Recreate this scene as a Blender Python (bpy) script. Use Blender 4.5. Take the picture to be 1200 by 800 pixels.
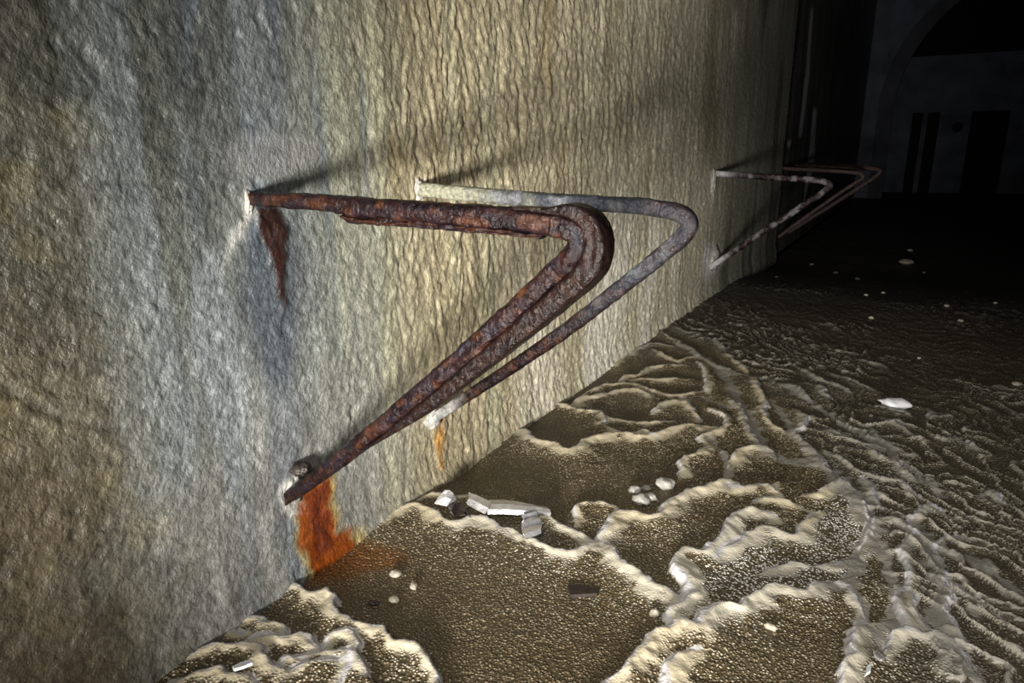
import bpy, bmesh, math, random
import numpy as np
from mathutils import Vector, Matrix

scene = bpy.context.scene
for o in list(bpy.data.objects):
    bpy.data.objects.remove(o)
C = scene.collection

# ------------------------------------------------------------------ camera
CAM = np.array([1.0, 0.0, 0.856])
FPX = 800.0
PITCH = math.atan(208 / FPX)
YAW = math.atan(453 / (FPX / math.cos(PITCH)))
cam_d = bpy.data.cameras.new('camera')
cam_d.lens = 24.0
cam_d.sensor_width = 36.0
cam_d.clip_start = 0.02
cam_d.clip_end = 200
cam = bpy.data.objects.new('camera', cam_d)
C.objects.link(cam)
cam.location = CAM
cam.rotation_euler = (math.pi / 2 - PITCH, 0, YAW)
scene.camera = cam

# ------------------------------------------------------------------ world, lights, exposure
world = bpy.data.worlds.new('world')
scene.world = world
world.use_nodes = True
bg = world.node_tree.nodes['Background']
bg.inputs['Color'].default_value = (0.62, 0.72, 1.0, 1)
bg.inputs['Strength'].default_value = 0.0018

def aim(o, target):
    d = Vector(target) - o.location
    o.rotation_euler = d.to_track_quat('-Z', 'Y').to_euler()

torch_d = bpy.data.lights.new('torch', 'SPOT')
torch_d.energy = 1100
torch_d.color = (1.0, 0.965, 0.90)
torch_d.spot_size = math.radians(54)
torch_d.spot_blend = 1.0
torch_d.shadow_soft_size = 0.20
torch = bpy.data.objects.new('torch', torch_d)
C.objects.link(torch)
torch.location = (1.05, -1.10, 0.34)
aim(torch, (0.06, 3.0, 0.85))
# added soft fill light above the camera, evening out the floor
lamp_d = bpy.data.lights.new('fill_lamp', 'SPOT')
lamp_d.energy = 265
lamp_d.color = (1.0, 0.97, 0.92)
lamp_d.spot_size = math.radians(64)
lamp_d.spot_blend = 1.0
lamp_d.shadow_soft_size = 0.40
lamp = bpy.data.objects.new('fill_lamp', lamp_d)
C.objects.link(lamp)
lamp.location = (1.05, -0.75, 1.75)
aim(lamp, (0.80, 1.9, 0.0))

vs = scene.view_settings
vs.view_transform = 'Standard'
vs.look = 'None'
vs.exposure = 0.0
vs.gamma = 1.0
vs.use_curve_mapping = False

# ------------------------------------------------------------------ picture point -> place in the room (survey of the photograph)
_fw = np.array([-math.sin(YAW) * math.cos(PITCH), math.cos(YAW) * math.cos(PITCH), -math.sin(PITCH)])
_rt = np.array([math.cos(YAW), math.sin(YAW), 0.0])
_up = np.cross(_rt, _fw)
def ray(x, y):
    return _fw * FPX + _rt * (x - 600) + _up * (400 - y)
def on_wall(x, y, X=0.0):
    r = ray(x, y); return CAM + r * ((X - CAM[0]) / r[0])
def on_floor(x, y, Z=0.0):
    r = ray(x, y); return CAM + r * ((Z - CAM[2]) / r[2])
def on_plane_y(x, y, Y):
    r = ray(x, y); return CAM + r * ((Y - CAM[1]) / r[1])
def WP(pts): return np.array([on_wall(*p)[1:] for p in pts])
def FP(pts): return np.array([on_floor(*p)[:2] for p in pts])

# ------------------------------------------------------------------ noise
def _hash(ix, iy, seed):
    h = (ix.astype(np.int64) * 374761393 + iy.astype(np.int64) * 668265263 + seed * 974634777) & 0xFFFFFFFF
    h = ((h ^ (h >> 13)) * 1274126177) & 0xFFFFFFFF
    h = ((h ^ (h >> 16)) * 2246822519) & 0xFFFFFFFF
    h = h ^ (h >> 15)
    return h.astype(np.float64) / 4294967295.0
def vn(x, y, seed=0):
    """smooth value noise, -1..1"""
    ix = np.floor(x); iy = np.floor(y)
    fx = x - ix; fy = y - iy
    ix = ix.astype(np.int64); iy = iy.astype(np.int64)
    u = fx * fx * fx * (fx * (fx * 6 - 15) + 10); v = fy * fy * fy * (fy * (fy * 6 - 15) + 10)
    a = _hash(ix, iy, seed); b = _hash(ix + 1, iy, seed); c = _hash(ix, iy + 1, seed); d = _hash(ix + 1, iy + 1, seed)
    return ((a + (b - a) * u) * (1 - v) + (c + (d - c) * u) * v) * 2 - 1
def fbm(x, y, seed=0, o=4, g=0.5):
    s = np.zeros_like(x); a = 1.0; t = 0
    for k in range(o):
        s = s + a * vn(x * 2 ** k + 17.3 * k, y * 2 ** k + 9.1 * k, seed + k * 31); t += a; a *= g
    return s / t
def worley(x, y, seed=0):
    ix = np.floor(x); iy = np.floor(y)
    best = np.full(x.shape, 9.0)
    for dx in (-1, 0, 1):
        for dy in (-1, 0, 1):
            cx = ix + dx; cy = iy + dy
            px = cx + _hash(cx, cy, seed); py = cy + _hash(cx, cy, seed + 7)
            best = np.minimum(best, (px - x) ** 2 + (py - y) ** 2)
    return np.sqrt(best)
def sst(a, b, x):
    t = np.clip((x - a) / (b - a), 0, 1); return t * t * (3 - 2 * t)
def seg_dist(P, A, B):
    d = B - A; L = max(float(d @ d), 1e-12)
    t = np.clip(((P - A) @ d) / L, 0, 1)
    q = P - (A + t[:, None] * d)
    return np.hypot(q[:, 0], q[:, 1]), d[0] * q[:, 1] - d[1] * q[:, 0]
def poly_mask(P, poly, soft):
    """1 inside the outline, 0 outside, soft edge"""
    poly = np.asarray(poly); out = np.zeros(len(P))
    lo = poly.min(0) - 2 * soft; hi = poly.max(0) + 2 * soft
    I = np.nonzero(np.all((P > lo) & (P < hi), axis=1))[0]
    if len(I) == 0: return out
    Q = P[I]; ins = np.zeros(len(I), bool); dmin = np.full(len(I), 9.0)
    for k in range(len(poly)):
        A = poly[k]; B = poly[(k + 1) % len(poly)]
        c = (A[1] > Q[:, 1]) != (B[1] > Q[:, 1])
        with np.errstate(divide='ignore', invalid='ignore'):
            xx = (B[0] - A[0]) * (Q[:, 1] - A[1]) / (B[1] - A[1]) + A[0]
        ins ^= c & (Q[:, 0] < xx)
        dmin = np.minimum(dmin, seg_dist(Q, A, B)[0])
    out[I] = sst(-soft, soft, np.where(ins, dmin, -dmin))
    return out
def line_mask(P, pts, width):
    pts = np.asarray(pts); out = np.full(len(P), 9.0)
    for k in range(len(pts) - 1):
        out = np.minimum(out, seg_dist(P, pts[k], pts[k + 1])[0])
    return 1 - sst(width * 0.35, width, out)
def mixc(col, c, f):
    return col + (np.asarray(c) - col) * np.broadcast_to(np.asarray(f, float), len(col))[:, None]

# ------------------------------------------------------------------ materials
def new_mat(name):
    m = bpy.data.materials.new(name); m.use_nodes = True
    nt = m.node_tree; b = nt.nodes['Principled BSDF']
    return m, nt, b
def N(nt, kind, **kw):
    n = nt.nodes.new(kind)
    for k, v in kw.items():
        if k in n.inputs: n.inputs[k].default_value = v
        else: setattr(n, k, v)
    return n
def attr_material(name, rough=(0.4, 0.6), grain=60, grain_amt=0.25, bump_scale=120, bump=0.35, bump_dist=0.004, spec=0.5, metallic=0.0, stretch=(1, 1, 1), flow_bump=False):
    m, nt, b = new_mat(name); L = nt.links.new
    at = N(nt, 'ShaderNodeAttribute', attribute_name='tone')
    tc = N(nt, 'ShaderNodeTexCoord'); mp = N(nt, 'ShaderNodeMapping'); mp.inputs['Scale'].default_value = stretch
    L(tc.outputs['Object'], mp.inputs['Vector'])
    n1 = N(nt, 'ShaderNodeTexNoise', Scale=grain, Detail=6.0, Roughness=0.65); L(mp.outputs[0], n1.inputs['Vector'])
    mr = N(nt, 'ShaderNodeMapRange'); mr.inputs['From Min'].default_value = 0.3; mr.inputs['From Max'].default_value = 0.7
    mr.inputs['To Min'].default_value = 1 - grain_amt; mr.inputs['To Max'].default_value = 1 + grain_amt
    L(n1.outputs['Fac'], mr.inputs['Value'])
    mx = N(nt, 'ShaderNodeVectorMath', operation='SCALE'); L(at.outputs['Color'], mx.inputs[0]); L(mr.outputs[0], mx.inputs['Scale'])
    L(mx.outputs[0], b.inputs['Base Color'])
    n2 = N(nt, 'ShaderNodeTexNoise', Scale=bump_scale, Detail=5.0, Roughness=0.6); L(mp.outputs[0], n2.inputs['Vector'])
    bp = N(nt, 'ShaderNodeBump', Strength=bump, Distance=bump_dist); L(n2.outputs['Fac'], bp.inputs['Height'])
    L(bp.outputs[0], b.inputs['Normal'])
    n3 = N(nt, 'ShaderNodeTexNoise', Scale=grain * 0.6, Detail=3.0); L(mp.outputs[0], n3.inputs['Vector'])
    r = N(nt, 'ShaderNodeMapRange'); r.inputs['From Min'].default_value = 0.35; r.inputs['From Max'].default_value = 0.65
    r.inputs['To Min'].default_value = rough[0]; r.inputs['To Max'].default_value = rough[1]
    L(n3.outputs['Fac'], r.inputs['Value']); L(r.outputs[0], b.inputs['Roughness'])
    b.inputs['Specular IOR Level'].default_value = spec
    b.inputs['Metallic'].default_value = metallic
    return m
def plain_material(name, color, rough=0.5, bump_scale=80, bump=0.2, var=0.25, metallic=0.0):
    m, nt, b = new_mat(name); L = nt.links.new
    tc = N(nt, 'ShaderNodeTexCoord')
    n1 = N(nt, 'ShaderNodeTexNoise', Scale=bump_scale * 0.5, Detail=5.0); L(tc.outputs['Object'], n1.inputs['Vector'])
    cr = N(nt, 'ShaderNodeValToRGB')
    cr.color_ramp.elements[0].position = 0.3; cr.color_ramp.elements[1].position = 0.7
    cr.color_ramp.elements[0].color = tuple(c * (1 - var) for c in color) + (1,)
    cr.color_ramp.elements[1].color = tuple(min(1, c * (1 + var)) for c in color) + (1,)
    L(n1.outputs['Fac'], cr.inputs['Fac']); L(cr.outputs['Color'], b.inputs['Base Color'])
    n2 = N(nt, 'ShaderNodeTexNoise', Scale=bump_scale, Detail=4.0); L(tc.outputs['Object'], n2.inputs['Vector'])
    bp = N(nt, 'ShaderNodeBump', Strength=bump, Distance=0.004); L(n2.outputs['Fac'], bp.inputs['Height']); L(bp.outputs[0], b.inputs['Normal'])
    b.inputs['Roughness'].default_value = rough; b.inputs['Metallic'].default_value = metallic
    return m

def floor_material():
    m, nt, b = new_mat('rimstone_floor'); L = nt.links.new
    at = N(nt, 'ShaderNodeAttribute', attribute_name='tone')
    rim = N(nt, 'ShaderNodeAttribute', attribute_name='rim')
    tc = N(nt, 'ShaderNodeTexCoord')
    wn = N(nt, 'ShaderNodeTexNoise', Scale=60.0, Detail=2.0); L(tc.outputs['Object'], wn.inputs['Vector'])
    wadd = N(nt, 'ShaderNodeVectorMath', operation='MULTIPLY_ADD'); wadd.inputs[1].default_value = (0.006, 0.006, 0.006)
    L(wn.outputs['Color'], wadd.inputs[0]); L(tc.outputs['Object'], wadd.inputs[2])
    v = N(nt, 'ShaderNodeTexVoronoi', Scale=165.0, Randomness=1.0); L(wadd.outputs[0], v.inputs['Vector'])
    # crystal grains: paler caps, a share of them white, more of these close to a rim
    sep = N(nt, 'ShaderNodeSeparateColor'); L(v.outputs['Color'], sep.inputs[0])
    cap = N(nt, 'ShaderNodeMapRange'); cap.inputs['From Min'].default_value = 0.15; cap.inputs['From Max'].default_value = 0.6
    cap.inputs['To Min'].default_value = 1.0; cap.inputs['To Max'].default_value = 0.0; L(v.outputs['Distance'], cap.inputs['Value'])
    # grain brightness: gaps between grains darkened in colour, as shade
    g = N(nt, 'ShaderNodeMapRange'); g.inputs['To Min'].default_value = 0.55; g.inputs['To Max'].default_value = 1.35; L(cap.outputs[0], g.inputs['Value'])
    gs = N(nt, 'ShaderNodeVectorMath', operation='SCALE'); L(at.outputs['Color'], gs.inputs[0]); L(g.outputs[0], gs.inputs['Scale'])
    # white caps: a share of the grains given by "frost"; the lip itself is smooth and pale
    frost = N(nt, 'ShaderNodeAttribute', attribute_name='frost')
    dif = N(nt, 'ShaderNodeMath', operation='SUBTRACT'); L(frost.outputs['Fac'], dif.inputs[0]); L(sep.outputs[0], dif.inputs[1])
    thr = N(nt, 'ShaderNodeMapRange', interpolation_type='SMOOTHSTEP'); thr.inputs['From Min'].default_value = -0.12; thr.inputs['From Max'].default_value = 0.15; L(dif.outputs[0], thr.inputs['Value'])
    cm = N(nt, 'ShaderNodeMapRange', interpolation_type='SMOOTHSTEP'); cm.inputs['From Min'].default_value = 0.12; cm.inputs['From Max'].default_value = 0.55; L(cap.outputs[0], cm.inputs['Value'])
    spk = N(nt, 'ShaderNodeMath', operation='MULTIPLY'); L(thr.outputs[0], spk.inputs[0]); L(cm.outputs[0], spk.inputs[1])
    full = N(nt, 'ShaderNodeMapRange', interpolation_type='SMOOTHSTEP'); full.inputs['From Min'].default_value = 0.50; full.inputs['From Max'].default_value = 1.0; L(rim.outputs['Fac'], full.inputs['Value'])
    fac = N(nt, 'ShaderNodeMath', operation='MAXIMUM'); L(spk.outputs[0], fac.inputs[0]); L(full.outputs[0], fac.inputs[1])
    rt = N(nt, 'ShaderNodeAttribute', attribute_name='rimtone')
    mx = N(nt, 'ShaderNodeMix', data_type='RGBA'); L(fac.outputs[0], mx.inputs['Factor']); L(gs.outputs[0], mx.inputs['A']); L(rt.outputs['Color'], mx.inputs['B'])
    L(mx.outputs['Result'], b.inputs['Base Color'])
    # relief: grains where it is not a smooth lip
    sub = N(nt, 'ShaderNodeMath', operation='SUBTRACT'); sub.inputs[0].default_value = 1.0; L(full.outputs[0], sub.inputs[1])
    hm = N(nt, 'ShaderNodeMath', operation='MULTIPLY'); L(cap.outputs[0], hm.inputs[0]); L(sub.outputs[0], hm.inputs[1])
    fn = N(nt, 'ShaderNodeTexNoise', Scale=160.0, Detail=4.0); L(tc.outputs['Object'], fn.inputs['Vector'])
    hs = N(nt, 'ShaderNodeMath', operation='MULTIPLY_ADD'); hs.inputs[1].default_value = 0.35; L(fn.outputs['Fac'], hs.inputs[0]); L(hm.outputs[0], hs.inputs[2])
    bp = N(nt, 'ShaderNodeBump', Strength=0.9, Distance=0.005); L(hs.outputs[0], bp.inputs['Height']); L(bp.outputs[0], b.inputs['Normal'])
    b.inputs['Roughness'].default_value = 0.5
    b.inputs['Specular IOR Level'].default_value = 0.4
    return m

MAT_WALL = attr_material('seeping_wall', rough=(0.20, 0.52), grain=60, grain_amt=0.45, bump_scale=125, bump=0.7, bump_dist=0.007, stretch=(1, 1, 0.9))
MAT_FLOOR = floor_material()
MAT_RUST = attr_material('rusted_iron', rough=(0.16, 0.34), grain=110, grain_amt=0.6, bump_scale=75, bump=0.9, bump_dist=0.008, spec=0.16)
MAT_CRUST = plain_material('calcite_crust', (0.26, 0.25, 0.225), 0.5, 150, 0.6)
MAT_STONE = plain_material('pale_pebble', (0.30, 0.27, 0.21), 0.5, 120, 0.5)
MAT_WHITE = plain_material('white_calcite', (0.58, 0.58, 0.60), 0.4, 90, 0.3, 0.1)
MAT_DARK = plain_material('dark_chip', (0.022, 0.015, 0.012), 0.5, 90, 0.4)
MAT_FOIL = plain_material('silver_sheet', (0.75, 0.74, 0.76), 0.22, 120, 0.35, 0.2, 0.8)
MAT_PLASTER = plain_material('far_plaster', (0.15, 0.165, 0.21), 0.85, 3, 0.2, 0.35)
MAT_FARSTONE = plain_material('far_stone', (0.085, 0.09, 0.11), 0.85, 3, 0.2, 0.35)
MAT_BLACK = plain_material('recess_shade', (0.012, 0.012, 0.012), 0.9, 5, 0.1, 0.2)  # black tone standing in for the shade of the far openings

# ------------------------------------------------------------------ mesh helpers
def mesh_np(name, V, F, mat, parent=None, smooth=True, normals=None, colors=None, floats=None):
    me = bpy.data.meshes.new(name)
    n = len(V); k = F.shape[1]
    me.vertices.add(n); me.vertices.foreach_set('co', np.ascontiguousarray(V, np.float32).ravel())
    me.loops.add(F.size); me.loops.foreach_set('vertex_index', np.ascontiguousarray(F, np.int32).ravel())
    me.polygons.add(len(F)); me.polygons.foreach_set('loop_start', np.arange(0, F.size, k, dtype=np.int32))
    me.update(calc_edges=True)
    me.polygons.foreach_set('use_smooth', np.full(len(F), smooth))
    for key, c in (colors or {}).items():
        a = me.attributes.new(key, 'FLOAT_COLOR', 'POINT')
        rgba = np.ones((n, 4), np.float32); rgba[:, :3] = np.clip(c, 0, 1); a.data.foreach_set('color', rgba.ravel())
    for key, c in (floats or {}).items():
        a = me.attributes.new(key, 'FLOAT', 'POINT'); a.data.foreach_set('value', np.ascontiguousarray(c, np.float32))
    if normals is not None:
        me.normals_split_custom_set_from_vertices(np.ascontiguousarray(normals, np.float32))
    me.materials.append(mat); me.validate()
    o = bpy.data.objects.new(name, me); C.objects.link(o)
    if parent: o.parent = parent
    return o
def grid_faces(nr, nc):
    i = np.arange(nr * nc).reshape(nr, nc)
    return np.stack([i[:-1, :-1], i[:-1, 1:], i[1:, 1:], i[1:, :-1]], -1).reshape(-1, 4)
def bm_obj(name, bm, mat, parent=None, smooth=False):
    bmesh.ops.recalc_face_normals(bm, faces=bm.faces)
    me = bpy.data.meshes.new(name); bm.to_mesh(me); bm.free()
    if smooth: me.polygons.foreach_set('use_smooth', [True] * len(me.polygons))
    me.materials.append(mat)
    o = bpy.data.objects.new(name, me); C.objects.link(o)
    if parent: o.parent = parent
    return o
def box(bm, x0, x1, y0, y1, z0, z1):
    v = [bm.verts.new(p) for p in [(x0, y0, z0), (x1, y0, z0), (x1, y1, z0), (x0, y1, z0), (x0, y0, z1), (x1, y0, z1), (x1, y1, z1), (x0, y1, z1)]]
    for f in [(0, 3, 2, 1), (4, 5, 6, 7), (0, 1, 5, 4), (1, 2, 6, 5), (2, 3, 7, 6), (3, 0, 4, 7)]: bm.faces.new([v[i] for i in f])
def tag(o, label=None, cat=None, group=None, kind=None):
    if label: o['label'] = label
    if cat: o['category'] = cat
    if group: o['group'] = group
    if kind: o['kind'] = kind
    return o
def empty(name, loc):
    o = bpy.data.objects.new(name, None); o.empty_display_size = 0.05; o.location = loc; C.objects.link(o); return o

# ================================================================== WALL
def spaced(lo, hi, fn):
    out = [lo]
    while out[-1] < hi: out.append(out[-1] + fn(out[-1]))
    out[-1] = hi
    return np.array(out)
Y_END = 23.7
Y_STEP = 7.42
wy = spaced(0.0, Y_END, lambda y: 0.0035 * max(y, 0.9) ** 1.15)
wz = spaced(-0.12, 7.0, lambda z: 0.0041 if z < 1.30 else min(0.25, 0.0041 + 0.035 * (z - 1.30)))
ZZ, YY = np.meshgrid(wz, wy, indexing='ij')
y = YY.ravel(); z = ZZ.ravel()
P = np.stack([y, z], 1)
flow = sst(0.95, 1.45, y + 0.12 * vn(y * 3, z * 2.5, 5))
far = sst(3.5, 5.5, y)
# coarse old concrete on the near side: grit and pits
ry, rz = y * 0.8 + z * 0.6, z * 0.8 - y * 0.6
grit = 0.5 - worley(ry * 75, rz * 75, 3) + 0.4 * vn(y * 120, z * 120, 4) + 0.7 * vn(ry * 50, rz * 50, 6)
pit = np.clip(vn(ry * 36, rz * 36, 41) - 0.5, 0, 1)
h_grit = 0.0014 * grit + 0.0016 * fbm(ry * 14, rz * 12, 8, 3, 0.6) - 0.007 * pit
# flowstone: vertical, beaded runnels
wob = 0.5 * vn(y * 5, z * 6, 11) + 0.35 * vn(y * 18, z * 26, 12)
run = vn(y * 34 + wob * 1.2, z * 3.0, 13)
bead = 0.62 - worley(y * 33 + wob, z * 19 + 2.5 * vn(y * 20, z * 1.5, 15), 16)
bead2 = 0.6 - worley(y * 58 + wob, z * 36, 18)
h_flow = 0.0027 * run + 0.0082 * bead + 0.0046 * bead2 + 0.002 * vn(y * 7, z * 5, 19)
h = h_grit * (1 - 0.85 * flow) + h_flow * (0.12 + 0.88 * flow) * (1 - 0.35 * far)
h += 0.006 * fbm(y * 2.2, z * 2.0, 21, 2)
# a few sharp cracks in the concrete
crack = line_mask(P + 0.004 * np.stack([vn(y * 40, z * 40, 22), vn(y * 40, z * 40, 23)], 1), WP([(-40, 440), (20, 462), (70, 488), (140, 502)]), 0.010)
h -= 0.003 * crack
joint = line_mask(P + 0.002 * np.stack([vn(y * 40, z * 40, 24), vn(y * 40, z * 40, 25)], 1), WP([(75, 217), (150, 215), (205, 217)]), 0.006)
h -= 0.0012 * joint
smooth_patch = poly_mask(P + 0.012 * np.stack([vn(y * 15, z * 15, 26), vn(y * 15, z * 15, 27)], 1), WP([(262, 190), (270, 160), (320, 152), (378, 160), (372, 190), (330, 214), (290, 218)]), 0.02)
h *= (1 - 0.8 * smooth_patch)
# lower skirt of the wall bulges a little where the deposit meets the floor
h += 0.02 * (1 - sst(-0.05, 0.10, z)) * sst(0.3, 0.8, y)
# the wall steps back at the end of the lit stretch
step = sst(Y_STEP - 0.02, Y_STEP + 0.02, y)
h -= 0.10 * step

# ---- colour
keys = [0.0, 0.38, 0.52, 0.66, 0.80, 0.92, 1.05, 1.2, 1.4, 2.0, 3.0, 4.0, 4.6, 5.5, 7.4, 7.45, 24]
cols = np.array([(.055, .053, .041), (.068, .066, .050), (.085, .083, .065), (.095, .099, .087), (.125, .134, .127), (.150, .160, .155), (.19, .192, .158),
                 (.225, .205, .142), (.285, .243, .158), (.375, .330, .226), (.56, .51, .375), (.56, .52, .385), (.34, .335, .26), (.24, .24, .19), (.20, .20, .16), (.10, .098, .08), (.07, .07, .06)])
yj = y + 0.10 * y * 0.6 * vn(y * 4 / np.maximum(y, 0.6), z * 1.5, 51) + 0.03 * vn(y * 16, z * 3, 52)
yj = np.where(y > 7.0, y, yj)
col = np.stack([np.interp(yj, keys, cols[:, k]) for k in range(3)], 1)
# pale grey lower part left of and under the first bracket
col = mixc(col, (.22, .218, .205), 0.75 * sst(0.62, 0.20, z + 0.12 * vn(y * 6, z * 5, 53)) * sst(0.48, 0.68, y) * (1 - sst(1.05, 1.4, y)))
col = mixc(col, (.105, .083, .052), 0.8 * (1 - sst(0.40, 0.64, y + 0.10 * fbm(y * 8, z * 8, 54, 3))) * sst(1.0, 0.4, z))
# olive dark blotches upper left
col = mixc(col, (.045, .049, .040), 0.7 * sst(0.0, 0.5, fbm(y * 9, z * 7, 55, 3)) * sst(0.80, 0.5, y) * sst(0.5, 0.9, z))
# mottling of the bare concrete
mot = fbm(y * 16, z * 12, 81, 4, 0.65)
near_c = 1 - sst(0.85, 1.2, y)
col = col * (1 + 0.55 * mot * near_c)[:, None] * (1 - 0.15 * near_c)[:, None]
col = mixc(col, (.15, .13, .07), 0.5 * sst(.1, .5, fbm(y * 12 + 4, z * 10, 83, 3)) * near_c * sst(0.75, 0.5, y))
col = mixc(col, (.17, .19, .20), 0.55 * sst(.1, .5, vn(y * 17 + .4 * vn(y * 8, z * 5, 86), z * 2.0, 85)) * sst(.5, .68, y) * (1 - sst(1.0, 1.15, y)))
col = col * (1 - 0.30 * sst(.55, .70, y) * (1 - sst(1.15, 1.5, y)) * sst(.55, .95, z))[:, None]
# vertical streaks
st = vn(y * 34, z * 1.6, 57) * 0.6 + vn(y * 75, z * 3.5, 58) * 0.4
col = col * (1 + 0.20 * st * sst(0.45, 0.8, y))[:, None]
blue = sst(0.0, 0.5, vn(y * 22 + 0.3 * vn(y * 9, z * 6, 60), z * 1.4, 59)) * sst(0.7, 0.82, y) * (1 - sst(1.1, 1.35, y)) * (0.45 + 0.55 * sst(0.5, 0.9, z))
col = mixc(col, (.075, .092, .115), 0.85 * blue)
brown = sst(0.1, 0.7, fbm(y * 5, z * 1.6, 61, 3)) * sst(1.1, 1.3, y) * (1 - sst(3.0, 4.5, y)) * sst(0.65, 0.95, z)
col = mixc(col, (.24, .175, .085), 0.75 * brown)
white = sst(-0.3, 0.5, vn(y * 9, z * 1.2, 63)) * sst(1.6, 2.4, y) * (1 - sst(4.0, 4.6, y)) * sst(0.9, 0.4, z)
col = mixc(col, (.72, .68, .57), 0.95 * white)
green = sst(0.3, 0.7, vn(y * 14, z * 1.1, 65)) * sst(1.0, 1.15, y) * (1 - sst(1.7, 2.2, y))
col = mixc(col, (.33, .325, .225), 0.4 * green)
# dark rusty band near the end of the flowstone
rb = np.exp(-((y - 4.15 + 0.25 * vn(y * 2, z * 1.2, 67)) / 0.28) ** 2) * sst(0.6, 1.0, z)
col = mixc(col, (.20, .15, .085), 0.55 * rb)
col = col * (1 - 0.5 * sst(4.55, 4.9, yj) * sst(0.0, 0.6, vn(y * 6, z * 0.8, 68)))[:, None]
# ---- stains with a shape of their own
wv = 0.010 * np.stack([vn(y * 30, z * 22, 70) + 0.6 * vn(y * 70, z * 60, 71), vn(y * 30, z * 22, 72)], 1)
Q = P + wv
def stain(pix, colr, amt, soft):
    global col
    m = poly_mask(Q, WP(pix), soft) * amt
    col = mixc(col, colr, m)
    return m
stain([(282, 270), (300, 250), (345, 262), (352, 330), (350, 420), (330, 470), (300, 440), (284, 360)], (.05, .06, .073), 0.8, 0.04)
m1 = stain([(296, 243), (332, 243), (338, 262), (334, 330), (330, 372), (322, 330), (318, 295), (302, 270)], (.020, .007, .005), 0.97, 0.008)
h += 0.004 * m1
stain([(345, 570), (390, 555), (398, 600), (392, 620), (428, 622), (425, 650), (378, 690), (352, 690)], (.34, .26, .09), 0.85, 0.018)
m2 = stain([(350, 575), (386, 560), (388, 598), (392, 622), (412, 618), (410, 640), (380, 665), (362, 690), (352, 640)], (.20, .045, .006), 1.0, 0.010)
stain([(356, 580), (384, 566), (384, 600), (388, 640), (366, 660), (364, 610)], (.10, .018, .005), 0.9, 0.008)
stain([(506, 486), (516, 486), (518, 520), (517, 548), (512, 548), (511, 515)], (.40, .20, .05), 0.8, 0.012)
stain([(332, 565), (350, 555), (352, 600), (340, 612), (330, 590)], (.40, .39, .365), 0.8, 0.012)
stain([(284, 224), (297, 222), (296, 250), (285, 275), (262, 320), (272, 270)], (.33, .325, .30), 0.7, 0.010)
stain([(484, 208), (496, 208), (496, 232), (484, 232)], (.62, .52, .40), 0.8, 0.012)
stain([(824, 285), (838, 290), (850, 302), (838, 320), (828, 330), (822, 318)], (.72, .70, .68), 0.9, 0.05)
stain([(833, 205), (838, 205), (836, 245), (832, 235)], (.70, .66, .55), 0.9, 0.05)
stain([(859, 15), (866, 14), (860, 70), (856, 66)], (.62, .58, .48), 0.7, 0.06)
stain([(961, 10), (964, 10), (958, 90), (950, 160), (946, 160), (954, 90)], (.55, .53, .60), 0.9, 0.05)
stain([(963, 125), (966, 130), (962, 195), (950, 240), (948, 255), (956, 190)], (.60, .58, .66), 0.9, 0.06)
stain([(934, 165), (938, 165), (937, 172), (934, 172)], (.7, .66, .55), 0.9, 0.04)
col = mixc(col, (.165, .165, .16), 0.7 * smooth_patch)
col = mixc(col, (.05, .05, .045), 0.3 * np.maximum(crack, joint))

V = np.stack([h, y, z], 1)
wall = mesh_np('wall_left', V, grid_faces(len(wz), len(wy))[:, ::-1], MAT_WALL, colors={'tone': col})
tag(wall, 'pitted grey concrete wall turning to cream flowstone runnels', kind='structure')
bm = bmesh.new(); box(bm, -0.9, -0.2, -0.3, Y_END, -0.3, 7.0)
back = bm_obj('wall_core', bm, MAT_BLACK, wall)

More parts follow.
